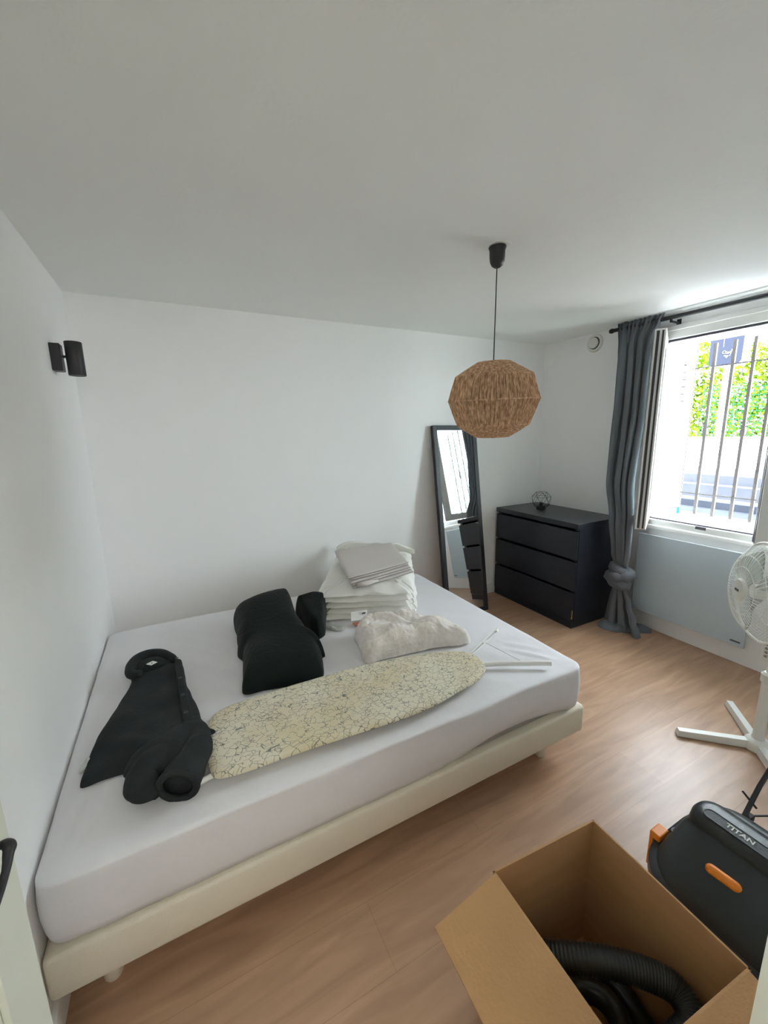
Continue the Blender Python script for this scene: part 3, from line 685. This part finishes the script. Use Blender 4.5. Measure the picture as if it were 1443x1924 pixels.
def hp(x, y):
    u = min(1, max(0, (y+1.17)/.62)); v = min(1, max(0, (x-.56)/.3))
    return .075+.055*u+.105*v*u
def fp(x, y): return .006*sin((x*1.2+y*.5)*34+2*noise.noise(Vector((x*5, y*5, 0))))*max(0, min(1, (-y-.75)*4))*.5
tag(build('black_cushion', lump(PIL, MT, hp, p=6, q=2, amp=.012, sc=5, edge=.007, seed=1, n=180, K=40), 'blackfab', smooth='all'), 'large black cushion lying behind the ironing board, left of the duvet', 'cushion')

# duvet folded in layers
dv = thing('folded_duvet', (1.35, -.45, MT), 'thick white duvet folded into a stack of layers on the bed', 'duvet')
FL, FR, BR, BL = Vector((.995, -.655)), Vector((1.485, -.875)), Vector((1.765, -.384)), Vector((1.372, -.055))
ctr = (FL+FR+BR+BL)/4; fdir = ((FL+FR)/2-(BL+BR)/2).normalized()
def depthu(x, y):   # 0 at front edge, 1 at back
    return min(1, max(0, -(Vector((x, y))-(FL+FR)/2).dot(fdir)/.62))
body = None
NL = 5
for i in range(NL):
    t0 = i/NL; k = .995-.012*((i*7) % 3)
    sh_ = Vector((random.uniform(-.006, .006), random.uniform(-.006, .006)))
    q4 = [ctr+(c-ctr)*k+sh_ for c in (FL, FR, BR, BL)]
    if i < 2: q4 = [c+Vector((.01, -.0)) for c in q4]
    tot = lambda x, y: .165+.065*depthu(x, y)
    fb = (lambda t0: (lambda x, y: MT+tot(x, y)*max(0, t0-.02)))(t0)
    fh = (lambda t1: (lambda x, y: tot(x, y)/NL*(1.12 if t1 < .9 else 1.0)))(t0+.2)
    l = lump(rquad(q4, .06), fb, fh, p=7, q=2, n=200, K=30, amp=.016 if i == NL-1 else .006, sc=9, amp2=.005, sc2=24, edge=.016, seed=i+11)
    if body is None: body = l
    else: body.add(l.v, l.f)
build('duvet_layer', body, 'duvet', dv, smooth='all')
build('raised_edge', lump(rquad([(1.34, -.06), (1.37, -.05), (1.78, -.37), (1.76, -.43), (1.55, -.22), (1.38, -.11)], .02), MT+.195, .055, p=4, amp=.02, sc=12, edge=.006, seed=4), 'duvet', dv, smooth='all')
lab = build('care_label', MB().hexa([(1.132, -.812, .470), (1.226, -.815, .462), (1.226, -.811, .462), (1.132, -.808, .470), (1.136, -.800, .512), (1.228, -.803, .508), (1.228, -.799, .508), (1.136, -.796, .512)]), 'paper', dv)
build('label_print', MB().box((1.196, -.812, .494), (1.214, -.806, .501)), 'ink', lab)
tag(build('peach_cloth', lump([(1.15, -.78), (1.19, -.80), (1.22, -.85), (1.17, -.845)], MT, .012, amp=.004, sc=40, n=50, K=10), 'peach', smooth='all'), 'small peach coloured cloth tip poking out below the duvet label', 'cloth')
tag(build('clear_packet', lump([(.995, -.70), (1.04, -.71), (1.09, -.79), (1.08, -.83), (1.03, -.80)], MT, .014, amp=.012, sc=45, n=70, K=14), 'plasticwrap', smooth='all'), 'crumpled clear plastic packet under the left front of the duvet', 'packet')

# folded grey sheet on the duvet
sl = thing('folded_sheet', (1.38, -.5, .66), 'folded light grey bed linen lying on top of the white duvet', 'folded linen')
q4 = [Vector((1.166, -.705)), Vector((1.550, -.690)), Vector((1.616, -.365)), Vector((1.240, -.300))]
cs = sum(q4, Vector((0, 0)))/4
topz = lambda x, y: MT+(.165+.065*depthu(x, y))+.010
NSL = 5
for i in range(NSL):
    k = (1.0, .975, 1.0, .97, 1.005)[i]
    qq = [cs+(c-cs)*k+Vector((.003*(4-i), -.010*(4-i))) for c in q4]
    fb = (lambda i: (lambda x, y: topz(x, y)+.0108*i))(i)
    l = lump(rquad(qq, .012, 3), fb, .0108, p=24, q=2, n=160, K=20, amp=.002, sc=9, edge=.006, seed=30+i, soft=.3)
    build('sheet_layer', l, 'linen', sl, smooth='all')
    build('hem_line', MB().tube([Vector((*qq[0], fb(*qq[0])+.0045))+Vector((.003, -.003, 0)), Vector((*((qq[0]+qq[1])/2), fb(*((qq[0]+qq[1])/2))+.003))+Vector((0, -.006, 0)), Vector((*qq[1], fb(*qq[1])+.0045))], .0011, 5), 'linedark', sl)
build('rolled_corner', MB().tube([(1.20, -.742, .632), (1.25, -.742, .630), (1.33, -.735, .630)], [.012, .015, .006], 12), 'linen', sl, smooth='all')

# fleece blanket
FUR = [(1.096, -0.945), (1.134, -0.905), (1.195, -0.915), (1.276, -0.955), (1.397, -.99), (1.483, -1.045), (1.545, -1.11), (1.585, -1.19), (1.560, -1.24), (1.519, -1.243), (1.396, -1.202), (1.261, -1.185), (1.131, -1.173), (1.059, -1.162), (1.068, -1.066), (1.085, -0.985)]
def hf(x, y): return .112-.03*max(0, (x-1.4))/.2
def ff(x, y): return .026*abs(noise.noise(Vector((x*7, y*10, 2))))*2-.008*max(0, 1-abs(x-1.42-.3*(y+1.08))*25)*max(0, 1-abs(y+1.08)*12)
tag(build('fleece_blanket', lump(FUR, MT, hf, p=6, q=2, amp=.026, sc=10, amp2=.006, sc2=55, edge=.010, seed=6, n=260, K=60, folds=ff), 'fur', smooth='all'), 'fluffy off-white fleece blanket bundled between the duvet and the ironing board', 'blanket')

# jacket
jk = thing('jacket', (.24, -1.1, MT), 'black snap-front jacket with curled cuffs lying at the left end of the bed', 'jacket')
JK = [(0.155, -0.715), (0.2, -0.672), (0.26, -0.70), (0.310, -0.762), (0.342, -0.80), (0.348, -0.925), (0.367, -1.041), (0.392, -1.198), (0.401, -1.289), (0.415, -1.325), (0.40, -1.36), (0.393, -1.40), (0.321, -1.38), (0.247, -1.35), (0.171, -1.348), (0.117, -1.345), (0.062, -1.345), (0.063, -1.259), (0.072, -1.151), (0.099, -1.049), (0.137, -0.914), (0.150, -0.83), (0.142, -0.763)]
def hj(x, y): return .030+.018*max(0, min(1, (y+1.0)/.3))+.02*max(0, min(1, (-y-1.2)/.15))*max(0, min(1, (x-.15)/.15))
def fj(x, y): return .004*sin((x*.5+y)*42+3*noise.noise(Vector((x*6, y*6, 1))))*max(0, min(1, (-y-1.0)*5))
build('torso', lump(JK, MT, hj, p=7, q=2, n=220, K=40, amp=.010, sc=9, edge=.006, seed=8, centre=(.24, -1.1), folds=fj, soft=.8), 'jacket', jk, smooth='all')
# front panel placket, slightly raised
pl = [(.310, -.775), (.338, -.79), (.345, -.925), (.352, -1.06), (.362, -1.24), (.335, -1.25), (.325, -1.06), (.318, -.92)]
build('placket', lump(pl, MT+.026, .022, p=6, n=90, K=14, amp=.004, sc=12, centre=(.332, -1.0), soft=.7), 'jacket', jk, smooth='all')
# collar as a curved roll round the neck
cp = [tuple(v) for v in smooth_poly([(.305, -.795), (.285, -.74), (.25, -.70), (.205, -.687), (.168, -.71), (.150, -.765), (.158, -.83), (.22, -.84)], 60)][:46]
build('collar', MB().tube([(x, y, MT+.040) for x, y in cp], [.010+.014*sin(pi*(i+2)/50)**.6 for i in range(46)], 14), 'jacket', jk, smooth='all')
build('neck_lining', lump([(.160, -.775), (.175, -.72), (.21, -.70), (.25, -.71), (.285, -.75), (.30, -.80), (.27, -.84), (.2, -.84), (.165, -.82)], MT+.015, .034, n=60, K=10, amp=.002), 'blackfab', jk, smooth='all')
tg = build('neck_label', MB().hexa([(.206, -.792, .4905), (.226, -.812, .4905), (.248, -.796, .4905), (.230, -.776, .4905), (.206, -.792, .4920), (.226, -.812, .4920), (.248, -.796, .4920), (.230, -.776, .4920)]), 'paper', jk)
build('label_mark', MB().box((.226, -.799, .4921), (.230, -.790, .4925)), 'ink', tg)
for (x, y, z) in ((.322, -.800, .4905), (.331, -.965, .489), (.338, -1.09, .488), (.345, -1.20, .487)):
    mb = MB(); mb.tube([(x+.0055*cos(2*pi*k/16), y+.0055*sin(2*pi*k/16), z) for k in range(16)], .0013, 6, closed=True)
    build('snap_button', mb, 'ink', jk, smooth=True)
# sleeves: two curled tubes of cloth with open cuffs
def sleeve(pts, rr, seed, open_r):
    m = len(pts); dense = []; dr_ = []
    for i in range(m-1):
        for k in range(8):
            t = k/8; t2 = t*t*(3-2*t)
            p0, p1, p2, p3 = [Vector(pts[max(0, min(m-1, j))]) for j in (i-1, i, i+1, i+2)]
            dense.append(.5*((2*p1)+(p2-p0)*t+(2*p0-5*p1+4*p2-p3)*t*t+(3*p1-p0-3*p2+p3)*t**3)); dr_.append(rr[i]*(1-t2)+rr[i+1]*t2)
    dense.append(Vector(pts[-1])); dr_.append(rr[-1])
    mb = MB(); mb.tube(dense, dr_, 28, cap=True)
    for i, v in enumerate(mb.v):
        d = noise.noise(v*22+Vector((seed, 0, 0)))*.009; c = dense[min(len(dense)-1, i//28)]
        v += (v-c).normalized()*d
        if v.z < MT+.001: v.z = MT+.001
    # rolled cuff rim and recessed dark mouth
    e = dense[-1]; t = (dense[-1]-dense[-3]).normalized(); a = t.orthogonal().normalized(); b = t.cross(a)
    return mb, e, t, a, b
def squash(mb, f):
    for v in mb.v: v.z = MT+.001+(v.z-MT)*f
    return mb
mb, e, t, a, b = sleeve([(.31, -1.30, MT+.04), (.26, -1.38, MT+.045), (.225, -1.43, MT+.045), (.235, -1.48, MT+.042), (.265, -1.515, MT+.038)], [.035, .045, .045, .040, .014], 1, .03)
build('sleeve', squash(mb, .8), 'jacket', jk, smooth='all')
mb, e, t, a, b = sleeve([(.36, -1.24, MT+.03), (.378, -1.34, MT+.042), (.362, -1.42, MT+.050), (.335, -1.475, MT+.052), (.318, -1.515, MT+.052)], [.025, .036, .046, .054, .054], 2, .04)
sv = build('sleeve', squash(mb, .85), 'jacket', jk, smooth='all')
mb = MB(); pts = [e+(a*cos(2*pi*k/36)*.050+b*sin(2*pi*k/36)*.050)+t*.008 for k in range(36)]
mb.tube(pts, .010, 10, closed=True)
for v in mb.v: v.z = max(MT+.001, MT+(v.z-MT)*.85)
build('cuff_rim', mb, 'jacket', sv, smooth='all')
build('body_fold', lump([(.20, -1.30), (.28, -1.27), (.36, -1.25), (.41, -1.31), (.40, -1.42), (.37, -1.46), (.30, -1.44), (.22, -1.42), (.17, -1.38)], MT+.02, .045, p=3, n=90, K=20, amp=.016, sc=14, edge=.01, seed=21), 'jacket', jk, smooth='all')
build('lapel_corner', lump([(.375, -1.285), (.425, -1.32), (.432, -1.345), (.405, -1.345), (.37, -1.335)], MT+.02, .022, n=40, K=8, amp=.003), 'jacket', jk, smooth='all')
tag(build('clear_wrapper', lump([(.060, -1.235), (.080, -1.215), (.085, -1.255), (.055, -1.285), (.045, -1.27)], MT, .012, amp=.012, sc=60, n=50, K=12), 'plasticwrap', smooth='all'), 'scrap of clear plastic sticking out left of the jacket hem', 'wrapper')

# ================================================================= FAN
FX, FY = 2.60, -1.985
fn = thing('pedestal_fan', (FX, FY, 0), 'white pedestal fan on a cross-shaped foot by the right wall', 'fan')
for a in (135.5, 41, -44, -139):
    a = radians(a); Xf = Matrix.Translation((FX, FY, 0)) @ Matrix.Rotation(a, 4, 'Z')
    build('foot', MB().hexa([Xf @ Vector(p) for p in ((.02, -.018, .004), (.31, -.018, .004), (.31, .018, .004), (.02, .018, .004), (.02, -.014, .040), (.305, -.013, .030), (.305, .013, .030), (.02, .014, .040))]), 'fan', fn)
build('hub', MB().lathe([(.045, .0), (.048, .004), (.046, .035), (.036, .046), (.024, .052), (.021, .07)], 32, Matrix.Translation((FX, FY, 0))), 'fan', fn, smooth=True)
build('pole', MB().tube([(FX, FY, .05), (FX, FY, .34)], .021, 20).tube([(FX, FY, .34), (FX, FY, .60)], .012, 16), 'fan', fn, smooth=True)
build('height_collar', MB().lathe([(.022, .325), (.027, .33), (.027, .365), (.018, .375)], 24, Matrix.Translation((FX, FY, 0))), 'fan', fn, smooth=True)
ax = Vector((-.70, .714, 0.03)).normalized()
HC = Vector((FX, FY, .735)) + ax*.075
zz = Vector((0, 0, 1)); side = ax.cross(zz).normalized(); upv = side.cross(ax)
Xh = Matrix(((side.x, upv.x, ax.x, HC.x), (side.y, upv.y, ax.y, HC.y), (side.z, upv.z, ax.z, HC.z), (0, 0, 0, 1)))
cb = build('control_box', MB().box((FX-.035, FY-.03, .43), (FX+.03, FY+.03, .60), bev=.008), 'fan', fn)
for i in range(4):
    build('button', MB().lathe([(.006, 0), (.006, .008), (.004, .010)], 12, Matrix.Translation((FX-.035, FY+.010, .46+.018*i)) @ Matrix.Rotation(-pi/2, 4, 'Y')), 'chrome', cb)
Xmo = Xh @ Matrix.Translation((0, 0, -.19))
build('motor_housing', MB().lathe([(.02, 0), (.045, .008), (.062, .03), (.066, .09), (.058, .125), (.02, .13)], 32, Xmo), 'fan', fn, smooth=True)
RG = .208
def grille(front):
    mb = MB(); N = 56; sgn = 1 if front else -1
    for k in range(N):
        a = 2*pi*k/N; pts = []
        for j in range(9):
            u = j/8; r = .045+(RG-.045)*u; z = sgn*(.075*(1-u**3)) if front else -(.06*(1-u**3))
            tw = .25*(1-u)*sgn
            pts.append(Xh @ Vector((r*cos(a+tw), r*sin(a+tw), z)))
        mb.tube(pts, .0012, 4, cap=False)
    for r in ((.10, .15) if front else (.09, .15)):
        u = (r-.045)/(RG-.045); z = sgn*(.075 if front else .06)*(1-u**3)
        mb.tube([Xh @ Vector((r*cos(2*pi*k/40), r*sin(2*pi*k/40), z)) for k in range(40)], .0015, 5, closed=True)
    return mb
build('front_grille', grille(True), 'fan', fn)
build('rear_grille', grille(False), 'fan', fn)
build('rim', MB().tube([Xh @ Vector((RG*cos(2*pi*k/64), RG*sin(2*pi*k/64), 0)) for k in range(64)], .006, 10, closed=True), 'fan', fn, smooth=True)
build('badge', MB().lathe([(.048, .070), (.050, .076), (.044, .084), (.002, .087)], 36, Xh, cap=True), 'fan', fn, smooth=True)
build('badge_mark', MB().box((-.014, -.005, .0865), (.014, .005, .0885), Xh), 'ink', fn)
for k in range(3):
    a0 = 2*pi*k/3+.5; rr_ = []
    for j in range(13):
        u = j/12; r = .03+.145*u; wd_ = .28+.55*sin(u*pi*.8); row = []
        for i in range(9):
            v = i/8-.5; an = a0+v*wd_*1.2+u*.3; row.append(Xh @ Vector((r*cos(an), r*sin(an), .012-v*.05)))
        rr_.append(row)
    build('blade', MB().rings(rr_, cap=False, closed=False), 'blade', fn, smooth='all', solid=.002)
build('blade_hub', MB().lathe([(.03, -.02), (.032, .0), (.03, .03), (.015, .036)], 24, Xh), 'fan', fn, smooth=True)

# ================================================================= CARDBOARD BOX with hose
A, B, Cc = Vector((1.297, -2.080)), Vector((.970, -2.053)), Vector((1.284, -2.424)); D = B+Cc-A; BH = .40
bxo = thing('cardboard_box', ((A.x+D.x)/2, (A.y+D.y)/2, 0), 'open brown cardboard box on the floor holding a black vacuum hose', 'box')
def wallq(p, q, z0, z1, inn, t=.0045):
    n_ = Vector((-(q-p).y, (q-p).x)).normalized(); 
    if n_.dot(inn-p) < 0: n_ = -n_
    p2, q2 = p+n_*t, q+n_*t
    return [(*p, z0), (*q, z0), (*q2, z0), (*p2, z0), (*p, z1), (*q, z1), (*q2, z1), (*p2, z1)]
ctrb = (A+D)/2; mb = MB()
for p, q in ((A, B), (B, D), (D, Cc), (Cc, A)): mb.hexa(wallq(p, q, .001, BH, ctrb))
mb.hexa([(*(ctrb+(c-ctrb)*.985), .001) for c in (A, B, D, Cc)]+[(*(ctrb+(c-ctrb)*.985), .006) for c in (A, B, D, Cc)])
build('carton', mb, 'card', bxo)
def flap(p, q, out, w, drop, inset_=.006):
    d = (q-p).normalized(); o = Vector(out).normalized(); a = p+d*inset_; b = q-d*inset_; pts = []
    N = Vector((o.x*sin(drop), o.y*sin(drop), cos(drop)))
    dir3 = Vector((o.x*cos(drop), o.y*cos(drop), -sin(drop)))
    a3, b3 = Vector((*a, BH)), Vector((*b, BH)); c3 = b3+dir3*w-Vector((*d, 0))*.004; e3 = a3+dir3*w+Vector((*d, 0))*.004
    th = N*.004
    return MB().hexa([e3-th, c3-th, b3-th, a3-th, e3, c3, b3, a3])
build('flap', flap(B, D, (-1, -.04), .178, radians(6)), 'card', bxo)
build('flap', flap(D, Cc, (.03, -1), .128, radians(14)), 'card', bxo)
build('flap', flap(B, A, (.05, 1), .16, radians(86)), 'card', bxo)
build('flap', flap(A, Cc, (1, .03), .13, radians(87)), 'card', bxo)
# hose, lying in the box
def hose_pts():
    K_ = [(1.005, -2.10, .12), (1.03, -2.13, .20), (1.085, -2.185, .235), (1.15, -2.24, .25), (1.205, -2.29, .25), (1.235, -2.335, .245), (1.215, -2.375, .235), (1.15, -2.365, .21), (1.08, -2.34, .17), (1.02, -2.30, .12)]
    out = []; m = len(K_)
    for i in range(m-1):
        for k in range(40):
            t = k/40; p0, p1, p2, p3 = [Vector(K_[max(0, min(m-1, j))]) for j in (i-1, i, i+1, i+2)]
            out.append(.5*((2*p1)+(p2-p0)*t+(2*p0-5*p1+4*p2-p3)*t*t+(3*p1-p0-3*p2+p3)*t**3))
    return out
HP = hose_pts()
hs = MB().tube(HP, [.0275+(.0018 if (i//2) % 2 else 0) for i in range(len(HP))], 20)
hso = thing('vacuum_hose', (1.12, -2.24, .05), 'ribbed black vacuum hose coiled inside the cardboard box', 'hose')
build('hose', hs, 'hose', hso, smooth='all')
build('lower_coil', MB().tube([(1.13+.115*cos(a_/30*2*pi), -2.24+.115*sin(a_/30*2*pi), .055+.01*sin(a_)) for a_ in range(30)], .026, 16, closed=True).tube([(1.12+.055*cos(a_/24*2*pi), -2.24+.055*sin(a_/24*2*pi), .10) for a_ in range(24)], .026, 16, closed=True), 'hose', hso, smooth='all')

# ================================================================= VACUUM
VX0, VX1, VY0, VY1 = 1.375, 1.765, -2.53, -2.142
vc = thing('wet_dry_vacuum', ((VX0+VX1)/2, (VY0+VY1)/2, 0), 'black wet and dry vacuum cleaner with orange latches beside the cardboard box', 'vacuum cleaner')
def rr3(x0, x1, y0, y1, r, z): return [Vector((v.x, v.y, z)) for v in rrect(x0, x1, y0, y1, r, 6, 8)]
build('drum', MB().rings([rr3(VX0+.04, VX1-.04, VY0+.04, VY1-.04, .08, .035), rr3(VX0+.03, VX1-.03, VY0+.03, VY1-.03, .09, .05), rr3(VX0+.015, VX1-.015, VY0+.015, VY1-.015, .12, .245), rr3(VX0+.01, VX1-.01, VY0+.01, VY1-.01, .12, .25)]), 'drum', vc, smooth=50)
build('rim', MB().rings([rr3(VX0, VX1, VY0, VY1, .13, .25), rr3(VX0-.004, VX1+.004, VY0-.004, VY1+.004, .13, .255), rr3(VX0-.004, VX1+.004, VY0-.004, VY1+.004, .13, .282), rr3(VX0+.006, VX1-.006, VY0+.006, VY1-.006, .125, .288)]), 'blackplastic', vc, smooth=50)
build('motor_head', MB().rings([rr3(VX0+.012, VX1-.015, VY0+.012, VY1-.012, .12, .288), rr3(VX0+.03, VX1-.02, VY0+.018, VY1-.018, .12, .315), rr3(VX0+.095, VX1-.05, VY0+.035, VY1-.030, .10, .352), rr3(VX0+.16, VX1-.07, VY0+.05, VY1-.05, .07, .372), rr3(VX0+.175, VX1-.09, VY0+.06, VY1-.065, .055, .377)]), 'blackplastic', vc, smooth=50)
build('side_recess', MB().rings([rr3(VX0+.13, VX0+.16, VY1-.035, VY1-.012, .01, .29), rr3(VX0+.14, VX0+.165, VY1-.04, VY1-.02, .01, .33)]), 'drum', vc, smooth=50)
hx = VX0+.225
hd_ = build('carry_handle', MB().rings([rr3(hx-.056, hx+.060, VY0+.035, VY1-.030, .05, .355), rr3(hx-.052, hx+.056, VY0+.038, VY1-.034, .05, .383), rr3(hx-.044, hx+.046, VY0+.045, VY1-.042, .04, .396), rr3(hx-.026, hx+.028, VY0+.06, VY1-.060, .024, .400)]), 'blackplastic', vc, smooth=50)
build('handle_slot', MB().rings([rr3(hx-.028, hx+.002, VY0+.06, VY1-.066, .014, .3965), rr3(hx-.028, hx+.002, VY0+.06, VY1-.066, .014, .4005)]), 'drum', hd_)
build('slot_edge', MB().tube([Vector((v.x, v.y, .4005)) for v in rrect(hx-.030, hx+.004, VY0+.058, VY1-.064, .015, 6, 8)], .0016, 6, closed=True), 'blackplastic', hd_, smooth=True)
text_mesh('lettering', 'TITAN', .021, Matrix.Translation((hx-.013, VY1-.142, .4012)) @ Matrix.Rotation(-pi/2, 4, 'Z'), 'paper', hd_)
def capsule(p, q, r, n=16):
    p, q = Vector(p), Vector(q); d = (q-p).normalized(); pts = []; rr = []
    for k in range(6): a = k/5*pi/2; pts.append(p-d*r*cos(a)); rr.append(max(.0005, r*sin(a)))
    for k in range(6): a = k/5*pi/2; pts.append(q+d*r*sin(a)); rr.append(max(.0005, r*cos(a)))
    return MB().tube(pts, rr, n)
build('power_switch', capsule((1.474, -2.278, .352), (1.478, -2.325, .352), .0125), 'orange', vc, smooth='all')
lx = VX0+.14
build('latch', MB().box((lx-.022, VY1-.010, .285), (lx+.022, VY1+.018, .305), bev=.003).hexa([(lx-.02, VY1+.012, .19), (lx+.02, VY1+.012, .19), (lx+.02, VY1+.018, .19), (lx-.02, VY1+.018, .19), (lx-.021, VY1+.008, .286), (lx+.021, VY1+.008, .286), (lx+.021, VY1+.017, .286), (lx-.021, VY1+.017, .286)]), 'orange', vc)
build('latch', MB().box((lx-.022, VY0-.016, .285), (lx+.022, VY0+.010, .305), bev=.003), 'orange', vc)
for (x, y) in ((VX0+.07, VY0+.07), (VX0+.07, VY1-.07), (VX1-.07, VY0+.07), (VX1-.07, VY1-.07)):
    build('caster', MB().tube([(x-.012, y, .018), (x+.012, y, .018)], .018, 16).box((x-.015, y-.012, .018), (x+.015, y+.012, .045)), 'drum', vc)
# thin black metal stand behind it
stn = thing('metal_stand', (2.05, -2.25, 0), 'thin black metal stand with clamps, cut by the edge beside the vacuum', 'stand')
build('upright', MB().box((1.985, -2.262, 0.0), (2.005, -2.235, .42)), 'black', stn)
build('arm', MB().tube([(1.885, -2.196, .205), (1.99, -2.19, .27), (2.06, -2.19, .31)], .007, 8), 'black', stn)
build('clamp', MB().tube([(1.862, -2.17, .20), (1.905, -2.205, .195)], .003, 6).box((1.885, -2.212, .19), (1.925, -2.192, .21), bev=.003).tube([(1.92, -2.2, .20), (1.985, -2.235, .20)], .003, 6), 'black', stn)
build('clamp', MB().tube([(1.93, -2.21, .232), (1.945, -2.165, .25)], .0035, 6), 'black', stn)
build('foot_plate', MB().box((1.93, -2.31, 0), (2.06, -2.19, .008), bev=.002), 'black', stn)
